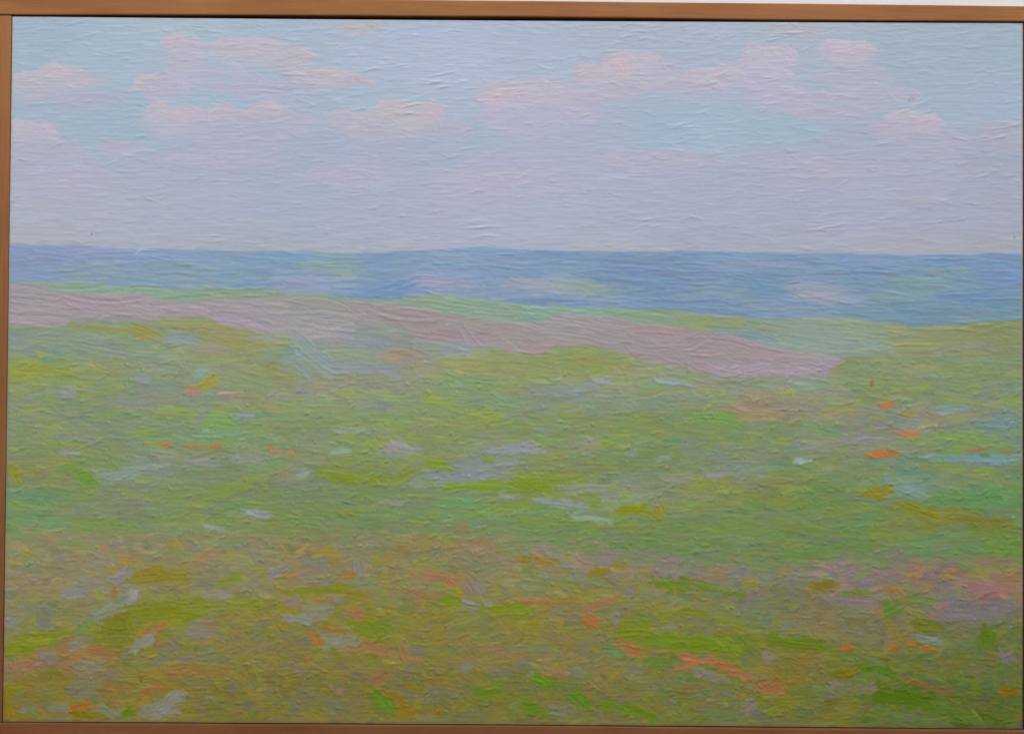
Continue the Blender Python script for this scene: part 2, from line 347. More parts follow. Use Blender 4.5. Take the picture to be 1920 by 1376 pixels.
FRONT = [(40,1030,144,146,96),(120,1020,146,142,100),(200,1022,150,142,112),(350,1022,146,140,98),(300,1050,142,140,92),(450,1045,140,142,104),(560,1030,140,138,88),(680,1030,138,140,98),(750,1025,142,140,84),(870,1020,150,136,88),(940,1025,152,136,104),(1020,1030,150,136,122),(1100,1040,146,134,128),(1150,1050,144,132,130),(1250,1062,140,130,126),(1350,1065,136,132,116),(1430,1075,126,136,110),(1560,1070,140,126,132),(1650,1065,142,124,116),(1720,1080,142,122,114),(1850,1100,152,117,112),(1800,1070,140,124,104),(1890,1070,142,124,86),(60,1090,146,136,98),(40,1130,138,138,96),(150,1110,142,138,112),(240,1060,146,138,92),(400,1100,138,140,102),(340,1110,136,140,60),(480,1085,140,140,92),(550,1095,148,134,86),(700,1100,140,138,74),(800,1060,140,138,88),(900,1080,138,136,84),(1000,1070,136,142,72),(1100,1095,138,138,70),(1200,1090,134,134,88),(1300,1110,122,134,78),(1400,1110,116,132,96),(1480,1120,120,128,86),(1620,1110,134,122,114),(1700,1120,124,126,88),(1800,1140,124,118,122),(1540,1150,128,126,88),(60,1160,136,138,66),(130,1150,132,138,84),(200,1165,128,138,50),(330,1150,130,140,34),(250,1200,128,130,48),(420,1160,136,136,60),(500,1150,136,134,58),(600,1170,136,130,54),(700,1170,126,138,44),(800,1150,132,136,58),(900,1160,134,134,66),(980,1160,132,136,50),(1060,1150,142,130,64),(1150,1180,130,132,62),(1220,1170,122,138,48),(1350,1170,124,130,74),(1450,1160,120,130,84),(1380,1200,112,136,32),(1600,1175,124,124,82),(1660,1190,122,120,72),(1790,1190,106,124,72),(1850,1160,116,118,100),(1890,1190,100,120,60),(60,1240,142,120,78),(150,1240,144,118,78),(100,1275,128,122,46),(280,1235,130,130,60),(400,1230,134,130,66),(470,1210,132,132,62),(550,1225,136,126,56),(700,1245,128,130,54),(800,1200,132,130,62),(900,1230,134,128,60),(980,1210,132,130,62),(1050,1235,134,128,76),(1140,1250,124,128,72),(1220,1270,122,126,68),(1400,1220,112,132,40),(1500,1240,122,120,50),(1600,1235,106,128,52),(1700,1240,102,122,48),(1800,1240,98,120,54),(1880,1260,90,116,48),(30,1300,132,120,40),(150,1300,130,120,52),(300,1280,130,120,50),(400,1290,126,122,48),(500,1290,124,120,54),(420,1330,118,120,48),(600,1290,120,122,54),(680,1280,124,118,50),(800,1270,124,122,52),(880,1330,116,120,52),(960,1290,112,126,44),(1050,1300,118,120,56),(1150,1300,120,120,58),(1250,1310,110,124,50),(1330,1310,108,122,62),(1420,1260,126,120,60),(1480,1310,112,124,42),(1560,1320,112,118,46),(1500,1345,106,118,56),(1650,1320,92,118,40),(1750,1310,84,116,34),(1850,1330,80,112,30),(1700,1350,90,118,56),(1880,1230,100,118,60)]

# eye-read colours -> measured photo colours (least-squares fit on close-up readings)
LAND_FIT = np.array([[0.659, 0.046, 0.07], [0.15, 0.782, 0.198], [-0.032, 0.01, 0.663], [11.6, 3.7, -14.1]])
def land_c(c):
    c = np.asarray(c, float)
    return np.clip((c @ LAND_FIT[:3] + LAND_FIT[3]) * 0.64 + c * 0.36, 5, 245)
def hill_c(c):
    return np.array([c[0] * 0.78 + 34, c[1] - 3, c[2] * 0.93 - 1.0])
def sky_c(c, y):
    k = 3.0 - 2.0 * min(max((y - 150) / 200, 0), 1)
    return np.array([c[0] * 0.90 + c[1] * 0.03 + 4.0, c[1] * 0.957 - 2.0, c[2] * 0.94 + 0.5]) + k
def fix(lst, fn):
    return [tuple(p[:-3]) + tuple(fn(p[-3:])) for p in lst]
for k_, v_ in LOBES.items():
    CLOUDS[k_] += [q + (195, 188.5, 203) for q in v_]
SKY = [(p[0], p[1]) + tuple(sky_c(p[2:], p[1])) for p in SKY]
CLOUDS = [[e[:4] + tuple(sky_c(e[4:], e[1])) for e in grp] for grp in CLOUDS]
HILLS = fix(HILLS, hill_c)
PINK, MEADOW, FRONT = (fix(l, land_c) for l in (PINK, MEADOW, FRONT))
PINK = [(p[0], p[1], p[2] + 3, p[3] + 4, p[4] + 11) for p in PINK]
FRONT = [(p[0], p[1], p[2] + 5, p[3] + 1, p[4] + 2) for p in FRONT]
def mint_c(c):
    return np.asarray(c, float) @ LAND_FIT[:3] + LAND_FIT[3] + np.array([9, 6, 9])
MINT = fix(MINT, mint_c)

def interp(poly, x):
    p = np.array(poly, dtype=float)
    return np.interp(x, p[:, 0], p[:, 1])

# raster the picture is planned and brushed on
S = 0.76
RW, RH = int(1920 * S), int(1376 * S)
YY, XX = np.mgrid[0:RH, 0:RW].astype(np.float32)
PX, PY = XX / S, YY / S

def smooth_noise(h, w, cell_y, cell_x):
    gh, gw = int(h / cell_y) + 3, int(w / cell_x) + 3
    g = rng.random((gh, gw)).astype(np.float32)
    y = np.arange(h) / cell_y
    x = np.arange(w) / cell_x
    y0, x0 = y.astype(int), x.astype(int)
    fy, fx = (y - y0), (x - x0)
    fy, fx = (fy * fy * (3 - 2 * fy))[:, None].astype(np.float32), (fx * fx * (3 - 2 * fx))[None].astype(np.float32)
    a, b = g[y0][:, x0], g[y0][:, x0 + 1]
    c, d = g[y0 + 1][:, x0], g[y0 + 1][:, x0 + 1]
    return (a * (1 - fx) + b * fx) * (1 - fy) + (c * (1 - fx) + d * fx) * fy

def blur(a, k=(0.25, 0.5, 0.25)):
    a = np.pad(a, 1, mode='edge')
    a = a[:-2] * k[0] + a[1:-1] * k[1] + a[2:] * k[2]
    return a[:, :-2] * k[0] + a[:, 1:-1] * k[1] + a[:, 2:] * k[2]

wob_y = (smooth_noise(RH, RW, 22, 60) - 0.5) * 9 + (smooth_noise(RH, RW, 8, 22) - 0.5) * 5
wob_x = (smooth_noise(RH, RW, 30, 40) - 0.5) * 18
WX, WY = PX + wob_x, PY + wob_y * 0.6

def below(line, soft=1.5):
    return np.clip((WY - interp(line, WX)) / soft + 0.5, 0, 1).astype(np.float32)
b_hor, b_hill, b_pt, b_pf, b_fr = (below(l, s_) for l, s_ in ((HORIZON, 2), (HILL_FOOT, 4), (PINK_TOP, 5), (PINK_FOOT, 7), (FRONT_TOP, 26)))
m_front = b_fr
m_hills = b_hor * (1 - b_hill)
m_pink = b_pt * (1 - b_pf) * b_hill
right_mead = (PX > 1575) & (PY > 668)
m_meadow = np.maximum(b_pf, right_mead.astype(np.float32)) * b_hill * (1 - b_fr)
m_mint = np.clip(b_hill - m_pink - m_meadow - m_front, 0, 1)
m_sky = 1 - b_hor
BAND = {'sky': m_sky, 'hills': m_hills, 'mint': m_mint, 'pink': m_pink, 'meadow': m_meadow, 'front': m_front}

def plan(points, ax=0.55, power=2.2):
    """inverse-distance colour field on a coarse raster, brought up to the full raster"""
    st = 6
    gx, gy = WX[::st, ::st], WY[::st, ::st]
    num = np.zeros(gx.shape + (3,), np.float32)
    den = np.zeros(gx.shape, np.float32)
    for x, y, r, g, b in points:
        w = 1.0 / (((gx - x) * ax) ** 2 + (gy - y) ** 2 + 60.0) ** power
        w = w.astype(np.float64)
        num += (w[..., None] * np.array([r, g, b])).astype(np.float32) * 1e6
        den += (w * 1e6).astype(np.float32)
    f = num / den[..., None]
    yi = np.minimum((YY[:, 0] / st).astype(int), f.shape[0] - 1)
    xi = np.minimum((XX[0] / st).astype(int), f.shape[1] - 1)
    f = f[yi][:, xi]
    for c in range(3):
        t = f[..., c]
        for _ in range(6):
            t = blur(t)
        f[..., c] = t
    return f
FIELD = {'sky': plan(SKY), 'hills': plan(HILLS, 0.4), 'mint': plan(MINT, 0.5), 'pink': plan(PINK, 0.5),
         'meadow': plan(MEADOW, 0.5), 'front': plan(FRONT, 0.7)}
cloud_id = np.full((RH, RW), -1, np.int16)
cl_w = np.zeros((RH, RW), np.float32)
edge_n = smooth_noise(RH, RW, 14, 18) * 0.35 + smooth_noise(RH, RW, 6, 8) * 0.18
for ci, parts in enumerate(CLOUDS):
    for (cx, cy, rx, ry, r, g, b) in parts:
        dy = (PY + wob_y * 0.35 - cy)
        ryv = np.where(dy < 0, ry, ry * 1.15)
        d = np.sqrt(((PX + wob_x * 0.35 - cx) / rx) ** 2 + (dy / ryv) ** 2) + (edge_n - 0.27) * 0.75
        top = np.where(dy < 0, 11.0, 2.6)
        w = np.clip((1.05 - d) * top * 0.7, 0, 1) * np.where(dy < 0, 1.0, np.clip(1.25 - dy / ry * 0.55, 0.3, 1))
        w = (w * 0.84).astype(np.float32)
        FIELD['sky'] = FIELD['sky'] * (1 - w[..., None]) + np.array([r, g, b], np.float32) * w[..., None]
        cloud_id[w > 0.55] = ci
        cl_w = np.maximum(cl_w, w)

# ------------------------------------------------------------------ brushwork
NB = 1024
def bristle_tex(ca, cl):
    """noise streaked along the stroke: ca = grain across, cl = grain along (raster pixels)"""
    t = smooth_noise(NB, NB, ca, cl)
    t = t - t.mean()
    return (t / t.std()).astype(np.float32)
B1, B2, B3 = bristle_tex(1.35, 24), bristle_tex(2.6, 50), bristle_tex(1.9, 420)
RAGQ = (smooth_noise(NB, NB, 7, 9) - 0.5) + (smooth_noise(NB, NB, 3, 4) - 0.5) * 0.5
RAGT = (smooth_noise(NB, NB, 6, 9) - 0.5) + (smooth_noise(NB, NB, 2.5, 5) - 0.5) * 0.7
E1 = smooth_noise(1, NB, 1, 2.4)[0] - 0.5
E2 = smooth_noise(1, NB, 1, 9)[0] - 0.5
color = np.zeros((RH, RW, 3), np.float32)
for k_, f_ in FIELD.items():
    color += f_ * BAND[k_][..., None]
color /= np.maximum(sum(BAND.values()), 1e-3)[..., None]
hgt = np.zeros((RH, RW), np.float32)
idm = np.zeros((RH, RW), np.int32)
xr, yr = np.arange(RW, dtype=np.float32), np.arange(RH, dtype=np.float32)

def stroke(cx, cy, L, w, ang, curv, rgb, th, op=0.9, dry=0.25, ident=0, oval=0.0, mask=None, fine=0.5, jit=0.018, edge=0.5, endsoft=2.5, rag=0.0, wet=0.0, ribs=0.0):
    cx, cy, L, w = cx * S, cy * S, L * S, w * S
    a = math.radians(ang)
    c, s = math.cos(a), math.sin(a)
    ex = abs(c) * L / 2 + abs(s) * w / 2 + abs(curv * s) * L / 4 + 4
    ey = abs(s) * L / 2 + abs(c) * w / 2 + abs(curv * c) * L / 4 + 4
    x0, x1 = max(0, int(cx - ex)), min(RW, int(cx + ex) + 1)
    y0, y1 = max(0, int(cy - ey)), min(RH, int(cy + ey) + 1)
    if x1 - x0 < 2 or y1 - y0 < 2:
        return
    dx, dy = xr[x0:x1][None] - cx, yr[y0:y1][:, None] - cy
    t = dx * c + dy * s
    q = -dx * s + dy * c - curv * (t * t / L - L / 12)
    o = rng.integers(0, NB, 4)
    qi = ((q + o[0]).astype(np.int32)) % NB
    ti = ((t + o[1]).astype(np.int32)) % NB
    b = B1[qi, ti] * fine + B2[qi, ti] * (1 - fine)
    if ribs > 0:
        b = b * (1 - ribs) + B3[qi, ti] * ribs
    if rag > 0:
        r0, r1 = (int(k) for k in rng.integers(0, NB - 420, 2))
        hh, ww_ = y1 - y0, x1 - x0
        if hh < 400 and ww_ < 400:
            q = q + RAGQ[r0:r0 + hh, r1:r1 + ww_] * rag * w
            t = t + RAGT[r0:r0 + hh, r1:r1 + ww_] * rag * w * 1.3
    hl = L / 2 * (1 + 0.0 * q) + E1[(qi + o[2]) % NB] * min(L * 0.28, 14)
    hw = w / 2 * (1 + 0.55 * E2[(ti + o[3]) % NB]) - 0.4
    if oval > 0:
        hw = hw * np.sqrt(np.clip(1 - oval * (t / (L / 2 + 1e-3)) ** 2, 0.02, 1))
    ds = hw - np.abs(q)
    m = np.clip((hl - np.abs(t)) / endsoft + 0.5, 0, 1) * np.clip(ds / 1.2 + 0.5, 0, 1)
    if mask is not None:
        m = m * mask[y0:y1, x0:x1]
    al = m * np.clip(op + dry * b, 0, 1)
    cc = np.asarray(rgb, np.float32) * (1 + jit * b[..., None])
    C = color[y0:y1, x0:x1]
    if wet > 0:
        cc = cc + (C - cc) * np.clip(wet * (0.9 + 0.9 * b), 0, 0.75)[..., None]
    C += (cc - C) * al[..., None]
    ridge = np.exp(-(ds / 1.6) ** 2) * edge * (0.6 + 0.8 * E2[(ti + o[2]) % NB])
    new = th * (0.45 + 0.42 * b + ridge)
    H = hgt[y0:y1, x0:x1]
    H += (H * 0.45 + new - H) * m * np.clip(op * 1.1, 0, 1)
    if ident:
        idm[y0:y1, x0:x1][al > 0.5] = ident

def shade(x, y, band, j):
    xi, yi = min(max(int(x * S), 0), RW - 1), min(max(int(y * S), 0), RH - 1)
    c = FIELD[band][yi, xi]
    warm = rng.normal() * j
    lum = rng.normal() * j * 0.7
    return c + np.array([lum + warm, lum + 0.1 * warm, lum - warm * 0.9]) + rng.normal(size=3) * j * 0.3

def cover(band, n, L, w, ang, angv, th, j, op, dry, fine, curvv=0.15, x_lo=0, y_lo=0, x_hi=1920, y_hi=1376, oval=0.0, edge=0.5, jit=0.018):
    msk = BAND[band]
    done = 0
    tries = 0
    while done < n and tries < n * 12:
        tries += 1
        x, y = rng.uniform(x_lo, x_hi), rng.uniform(y_lo, y_hi)
        if msk[min(int(y * S), RH - 1), min(int(x * S), RW - 1)] < 0.5:
            continue
        done += 1
        stroke(x, y, rng.uniform(*L), rng.uniform(*w), ang + rng.normal() * angv, rng.normal() * curvv, shade(x, y, band, j), th * rng.uniform(0.5, 1.3), op, dry, 0, oval, msk, fine, jit, edge)

# sky: long level strokes, then shorter ones round the clouds
cover('sky', 420, (60, 170), (10, 20), -1, 5, 0.6, 2.2, 0.4, 0.3, 0.7, y_lo=290, y_hi=490, jit=0.012)
cover('sky', 1800, (14, 40), (6, 12), -2, 14, 0.6, 2.2, 0.4, 0.35, 0.75, y_hi=310, jit=0.012)
cover('sky', 1700, (18, 60), (5, 10), -1, 9, 0.6, 2.2, 0.4, 0.35, 0.75, y_lo=280, y_hi=490, jit=0.012)
for parts in CLOUDS:                        # loaded strokes that turn with the cloud tops
    for (cx, cy, rx, ry, r, g, b) in parts:
        for _ in range(int(3 + rx / 9)):
            a = rng.uniform(math.radians(195), math.radians(345))
            k = rng.uniform(0.45, 0.95)
            x, y = cx + math.cos(a) * rx * k, cy + math.sin(a) * ry * k
            tang = math.degrees(math.atan2(ry * math.cos(a), -rx * math.sin(a)))
            tang = (tang + 90) % 180 - 90
            stroke(x, y, rng.uniform(18, 46), rng.uniform(7, 15), tang * 0.8, rng.normal() * 0.3, np.array((r, g, b)) + np.array([2.5, 0.5, 0.5]) * rng.normal() + rng.normal() * 1.5, 0.7, 0.55, 0.3, 0, 0.4, m_sky, 0.6, 0.012, rag=0.3)
# hills
cover('hills', 420, (50, 170), (8, 16), 2, 3, 1.0, 4.0, 0.7, 0.35, 0.4, y_lo=440, y_hi=630)
cover('hills', 700, (24, 80), (4, 9), 2, 4, 1.0, 5.0, 0.6, 0.35, 0.5, y_lo=440, y_hi=630)
# mint strip and the fields right of it
cover('mint', 260, (50, 130), (10, 18), 5, 4, 1.0, 3.5, 0.7, 0.35, 0.4, y_lo=510, y_hi=690, jit=0.03)
cover('mint', 300, (20, 60), (4, 9), 5, 5, 1.0, 5.0, 0.6, 0.4, 0.3, y_lo=510, y_hi=690)
# pink field: wide loaded brush, ridges following the slope
cover('pink', 260, (50, 140), (12, 24), 6, 5, 1.2, 3.5, 0.75, 0.4, 0.3, y_lo=520, y_hi=720, jit=0.03)
cover('pink', 140, (20, 60), (4, 10), 8, 6, 1.2, 5.0, 0.6, 0.4, 0.2, y_lo=520, y_hi=720, jit=0.03)
# meadow
cover('meadow', 1500, (45, 130), (10, 20), 3, 6, 0.9, 5.0, 0.7, 0.4, 0.5, y_lo=590, y_hi=1060)
cover('meadow', 3600, (14, 55), (5, 12), 2, 12, 1.0, 7.0, 0.6, 0.4, 0.6, y_lo=590, y_hi=1060, oval=0.5)
# flowering foreground
cover('front', 1200, (40, 100), (12, 22), 3, 14, 1.0, 6.0, 0.7, 0.4, 0.6, y_lo=990, y_hi=1376)
cover('front', 3200, (12, 42), (6, 14), 0, 24, 1.1, 9.0, 0.6, 0.4, 0.6, y_lo=990, y_hi=1376, oval=0.7)

def touches(band, n, pal, L, w, angv, op, x_lo=0, x_hi=1920, y_lo=0, y_hi=1376, mixk=0.55, calm=0):
    msk = BAND[band]
    k = 0
    while k < n:
        x, y = rng.uniform(x_lo, x_hi), rng.uniform(y_lo, y_hi)
        if msk[min(int(y * S), RH - 1), min(int(x * S), RW - 1)] < 0.5:
            continue
        k += 1
        f = FIELD[band][min(int(y * S), RH - 1), min(int(x * S), RW - 1)]
        p = np.array(pal[rng.integers(len(pal))], np.float32)
        p = (hill_c(p) if band == 'hills' else land_c(p)).astype(np.float32)
        p = p * (f.mean() / p.mean()) ** 0.7
        mk = mixk * rng.uniform(0.5, 1.3) * (0.4 if y < calm else 1.0)
        stroke(x, y, rng.uniform(*L), rng.uniform(*w), rng.normal() * angv, rng.normal() * 0.2, f * (1 - mk) + p * mk, rng.uniform(0.6, 1.4), op, 0.25, 0, 0.4, msk, 0.5, 0.02, rag=0.5, wet=0.15)
touches('front', 1100, [(146,140,32),(128,146,36),(150,142,150),(146,142,126),(170,122,78),(152,130,34),(112,140,78),(140,132,110),(136,146,112),(150,136,84),(158,140,100)], (14, 46), (8, 20), 20, 0.75, y_lo=990, mixk=0.68)
touches('meadow', 900, [(140,166,44),(126,162,60),(156,160,168),(150,166,156),(156,156,80),(112,166,92),(150,150,142),(128,158,110),(160,150,120),(146,162,60)], (22, 85), (7, 17), 9, 0.72, y_lo=600, y_hi=1060, mixk=0.58, calm=720)
touches('hills', 160, [(146,162,196),(110,148,190),(132,164,180),(122,156,200)], (24, 80), (5, 12), 4, 0.6, y_lo=450, y_hi=620, mixk=0.5)
touches('pink', 160, [(160,168,150),(182,150,152),(170,164,170)], (30, 90), (5, 11), 6, 0.55, y_lo=520, y_hi=710, mixk=0.5)

# daubs one can pick out: (cx, cy, length, width, angle, r, g, b)
DAUBS_FRONT = [(296,1081,105,26,-6,147,140,32),(222,1081,38,20,-35,152,142,152),(133,1110,36,26,-10,147,142,147),(175,1105,48,12,0,146,140,136),(243,1118,46,26,-65,148,144,136),(217,1113,20,15,60,165,122,62),(419,1121,30,17,0,154,138,148),(432,1087,55,17,-15,126,148,42),(304,1147,160,28,-3,130,140,28),(380,1134,85,28,-6,136,145,42),(466,1131,70,28,0,134,144,40),(81,1155,52,34,80,132,137,114),(21,1165,24,26,0,136,142,142),(204,1142,72,36,-20,136,141,118),(157,1173,44,18,-25,112,140,78),(175,1178,20,17,0,126,148,28),(215,1186,68,52,0,126,131,28),(78,1199,105,32,-6,131,144,24),(34,1217,52,28,0,126,144,16),(131,1210,46,28,-30,162,121,66),(147,1208,30,20,-10,141,136,118),(188,1220,58,22,8,162,117,72),(290,1181,46,12,-18,178,117,76),(296,1205,28,10,75,170,115,70),(267,1204,46,22,-35,148,152,138),(377,1181,56,34,0,142,133,114),(395,1173,18,15,0,166,121,70),(39,1246,78,22,-8,156,117,86),(89,1233,38,20,0,142,127,116),(338,1257,48,24,0,160,116,58),(393,1259,62,18,-4,156,117,58),(168,1249,42,32,10,140,131,102),(157,1288,60,36,0,130,126,98),(222,1293,52,12,4,166,112,58),(285,1293,58,12,-12,172,112,58),(304,1330,72,32,-6,140,136,122),(320,1312,44,28,-35,144,138,132),(110,1327,42,16,4,126,131,116),(55,1327,36,14,-15,126,127,102),(154,1325,42,12,-8,178,102,34),(165,1340,62,16,4,132,117,4),(204,1333,50,22,12,126,136,106),(241,1335,26,20,0,98,130,20),(16,1317,52,20,88,142,121,6),(442,1186,16,8,-20,170,118,72),(522,1068,46,18,-30,152,138,142),(558,1079,56,16,-12,172,126,92),(587,1081,48,20,-6,146,140,118),(658,1076,24,13,0,178,122,54),(674,1063,30,22,80,146,140,126),(676,1097,72,20,-4,136,145,102),(598,1107,125,17,-4,131,145,26),(553,1128,32,16,0,151,132,118),(637,1121,24,17,-15,152,132,122),(592,1147,58,32,-6,146,142,122),(556,1160,48,17,8,136,146,132),(670,1152,30,20,25,178,117,88),(668,1118,42,18,10,152,131,30),(595,1199,28,19,60,182,117,40),(634,1183,52,11,4,166,117,54),(627,1202,36,24,-6,146,142,118),(660,1199,30,24,0,146,140,118),(655,1217,42,12,-4,172,121,88),(710,1217,62,20,12,168,119,74),(755,1220,36,12,72,172,117,78),(772,1238,48,11,4,177,117,78),(697,1178,72,38,8,122,140,26),(828,1084,72,18,8,177,127,84),(844,1092,22,20,40,176,124,80),(794,1113,46,11,12,172,121,78),(783,1128,22,11,80,172,121,78),(880,1102,32,25,60,152,127,118),(901,1097,24,18,50,148,137,128),(883,1136,34,24,20,137,142,122),(920,1131,22,15,-10,168,143,148),(846,1128,38,18,8,122,150,26),(951,1141,85,22,-4,126,148,26),(920,1215,38,12,-18,167,121,88),(951,1228,44,18,12,160,120,84),(878,1251,24,17,0,132,137,117),(713,1270,44,24,-30,152,117,70),(637,1293,15,12,0,168,121,88),(715,1317,62,28,42,84,140,20),(736,1304,44,13,16,147,112,24),(760,1333,38,22,4,150,116,24),(629,1325,36,26,30,122,127,92),(912,1299,54,22,-6,98,134,26),(1164,1055,32,19,0,147,131,28),(1125,1068,37,24,0,141,136,26),(1033,1079,46,13,6,132,145,118),(1083,1081,30,15,0,142,140,122),(991,1094,48,12,6,132,142,102),(1012,1050,74,11,8,151,127,30),(999,1126,78,11,6,176,121,70),(1125,1134,74,16,-18,172,121,78),(1109,1162,36,17,24,190,107,58),(1154,1155,24,17,60,142,132,126),(1256,1094,74,26,4,102,138,26),(1326,1100,54,14,8,108,138,40),(1379,1113,44,11,8,112,134,42),(1297,1147,52,16,4,126,138,26),(1250,1176,26,15,0,136,142,118),(1188,1183,62,33,0,122,144,18),(1274,1207,155,30,6,112,142,20),(1352,1212,74,28,6,112,140,24),(1185,1215,52,23,14,178,117,60),(1232,1223,44,9,4,170,118,64),(1310,1236,64,16,10,196,112,68),(1287,1249,38,13,-8,188,112,66),(1360,1246,44,20,14,190,107,60),(1392,1267,64,13,16,178,112,68),(1447,1290,38,23,10,170,112,64),(1332,1265,58,17,16,137,133,114),(1148,1225,34,26,0,108,140,80),(1237,1241,54,22,0,98,134,42),(997,1265,24,14,10,132,137,118),(1083,1262,28,17,20,132,132,108),(1025,1278,54,22,12,88,138,18),(1086,1312,46,22,34,84,138,18),(1004,1330,44,18,16,88,134,20),(1049,1333,44,16,0,121,126,94),(1177,1330,105,20,14,98,134,14),(1405,1322,32,24,-30,138,127,114),(1441,1231,26,18,40,142,132,122),(1525,1055,56,8,8,196,133,132),(1587,1056,28,8,6,194,128,122),(1546,1097,48,18,-4,136,121,30),(1603,1110,58,12,-4,117,138,50),(1862,1100,100,17,4,168,117,112),(1674,1105,20,8,0,178,117,32),(1590,1128,84,13,8,142,128,128),(1671,1142,38,28,-30,98,138,50),(1724,1123,62,14,4,112,138,62),(1768,1134,38,11,-12,168,122,112),(1800,1152,110,26,-4,128,121,128),(1875,1136,52,22,0,126,120,128),(1744,1176,56,26,8,106,120,16),(1852,1194,42,34,88,88,120,18),(1888,1231,32,22,60,127,117,126),(1739,1199,62,14,12,133,143,128),(1587,1215,30,10,-8,200,102,36),(1708,1207,15,10,0,204,112,32),(1744,1217,38,9,10,194,107,28),(1674,1215,13,10,0,182,104,40),(1498,1204,125,22,6,102,130,14),(1498,1238,84,12,8,142,117,52),(1574,1285,42,22,12,128,121,104),(1627,1288,46,20,-6,128,122,108),(1451,1285,30,22,-40,168,107,60),(1587,1262,38,26,0,126,116,18),(1645,1254,64,17,16,78,124,18),(1742,1288,84,9,16,138,102,42),(1893,1296,38,18,0,142,107,8),(1700,1306,112,34,8,78,114,14),(1512,1335,34,13,30,94,118,70)]
DAUBS_MEADOW = [(78,696,78,14,0,151,166,68),(392,717,38,20,-38,172,167,64),(366,723,54,7,-4,172,162,74),(364,736,37,14,4,196,131,121),(429,743,44,8,0,194,124,114),(432,736,42,4,0,200,194,184),(276,832,15,6,0,188,138,62),(311,834,34,9,4,194,137,54),(377,837,68,8,2,188,132,64),(409,834,10,12,80,188,132,64),(374,696,28,16,-30,142,176,166),(267,709,36,14,0,156,160,160),(241,714,26,13,88,136,174,112),(123,737,38,26,0,147,156,150),(460,779,38,12,8,158,162,168),(408,790,68,18,0,131,174,92),(418,816,105,13,0,126,170,126),(131,847,38,9,4,157,166,170),(162,897,50,24,24,112,163,56),(131,879,54,13,6,114,160,66),(217,892,78,22,0,147,166,156),(280,876,64,8,-3,150,172,152),(29,889,30,20,60,151,150,44),(479,963,54,15,10,152,161,166),(403,991,48,11,6,164,172,186),(379,868,54,14,4,151,158,152),(460,860,64,16,-4,152,160,154),(867,722,27,8,10,152,176,182),(878,714,95,22,12,132,168,112),(524,743,38,11,0,168,163,162),(658,806,58,11,0,151,174,146),(511,843,16,9,30,216,124,74),(543,847,27,7,4,198,137,84),(650,858,22,7,-10,178,147,64),(640,847,44,8,-6,151,184,164),(750,842,74,22,6,160,157,162),(820,871,48,17,8,131,163,32),(951,842,88,19,-8,157,162,172),(886,887,155,22,-6,147,159,162),(650,892,115,25,6,131,159,46),(757,887,54,20,-20,138,158,64),(920,860,22,14,0,126,163,28),(909,910,145,16,-4,126,163,32),(569,889,28,11,-20,156,174,170),(736,942,44,11,4,156,156,147),(490,963,30,13,8,154,160,160),(783,908,30,13,0,141,164,156),(954,932,44,7,0,162,167,172),(1127,714,38,11,10,163,176,186),(1164,721,44,5,6,164,174,180),(1263,717,64,10,6,157,173,182),(1046,732,115,12,3,152,160,162),(986,840,54,17,-4,157,161,172),(1107,829,38,18,10,161,159,148),(1101,855,22,8,0,140,166,150),(1185,850,20,8,-20,142,168,158),(1245,860,30,9,-14,141,170,168),(1148,837,54,9,6,161,164,66),(1345,785,85,18,6,122,173,88),(1379,766,54,15,6,168,142,112),(1426,758,64,24,4,164,144,120),(1480,762,70,22,2,152,148,126),(1345,887,54,22,-6,151,151,147),(1269,897,58,16,-4,156,153,142),(1091,913,95,15,4,151,158,152),(1052,944,92,15,8,152,166,168),(1107,973,88,14,9,147,170,152),(1195,957,58,23,6,141,154,20),(1237,960,26,19,70,156,146,28),(1112,939,24,22,-40,124,158,66),(1030,900,120,14,-4,136,156,50),(1000,912,70,16,0,128,160,32),(1661,758,30,12,-8,222,114,66),(1708,777,34,12,-10,167,151,48),(1750,777,48,23,20,161,141,122),(1703,813,44,10,6,212,119,70),(1661,800,64,16,22,150,142,140),(1590,802,60,12,0,148,142,134),(1653,851,50,14,-3,214,113,50),(1833,842,48,6,-4,194,118,84),(1891,845,27,5,8,186,122,88),(1826,860,190,14,1,127,165,187),(1506,864,32,12,-6,168,196,216),(1663,902,22,15,80,117,160,166),(1705,923,60,24,24,127,160,152),(1642,923,54,24,-10,146,140,36),(1720,955,70,14,18,134,138,24),(1812,936,145,26,2,97,154,88),(1840,975,130,14,4,128,130,44),(1634,719,14,7,85,150,120,88),(1780,765,90,12,-3,134,160,156),(1870,795,70,18,2,124,156,158),(1520,836,50,10,-8,150,154,150),(1600,822,60,18,-18,150,146,148),(1458,905,40,16,0,146,144,84),(1800,822,190,14,2,126,166,92)]
DAUBS_PINK = [(60,566,120,30,3,172,160,160),(190,566,130,26,4,178,156,161),(70,596,120,22,2,176,160,163),(230,588,110,22,2,172,159,158),(345,580,110,20,3,178,158,163),(440,574,110,24,4,174,161,160),(450,600,110,22,8,178,160,168),(510,588,70,26,3,174,160,160),(600,568,110,20,2,167,162,148),(600,590,110,22,4,172,163,156),(640,612,90,24,5,172,165,160),(720,580,130,22,6,174,156,152),(760,600,130,24,8,170,155,148),(800,626,110,16,6,176,150,148),(870,632,110,16,2,176,148,148),(910,655,120,20,32,172,160,160),(950,608,120,20,4,170,158,148),(960,630,90,22,6,172,156,148),(975,655,80,14,-4,180,150,148),(1070,600,110,24,7,174,161,158),(1080,630,120,24,8,168,158,148),(1170,615,130,22,10,174,160,156),(1180,645,120,24,12,168,155,150),(1230,618,70,16,4,182,148,146),(1290,640,110,24,-18,174,152,150),(1260,668,100,22,14,172,156,150),(1370,650,110,22,10,174,154,150),(1420,672,120,22,8,174,152,152),(1390,692,110,18,-2,178,160,166),(1500,680,110,18,6,174,156,156),(1490,698,90,12,0,176,158,164)]
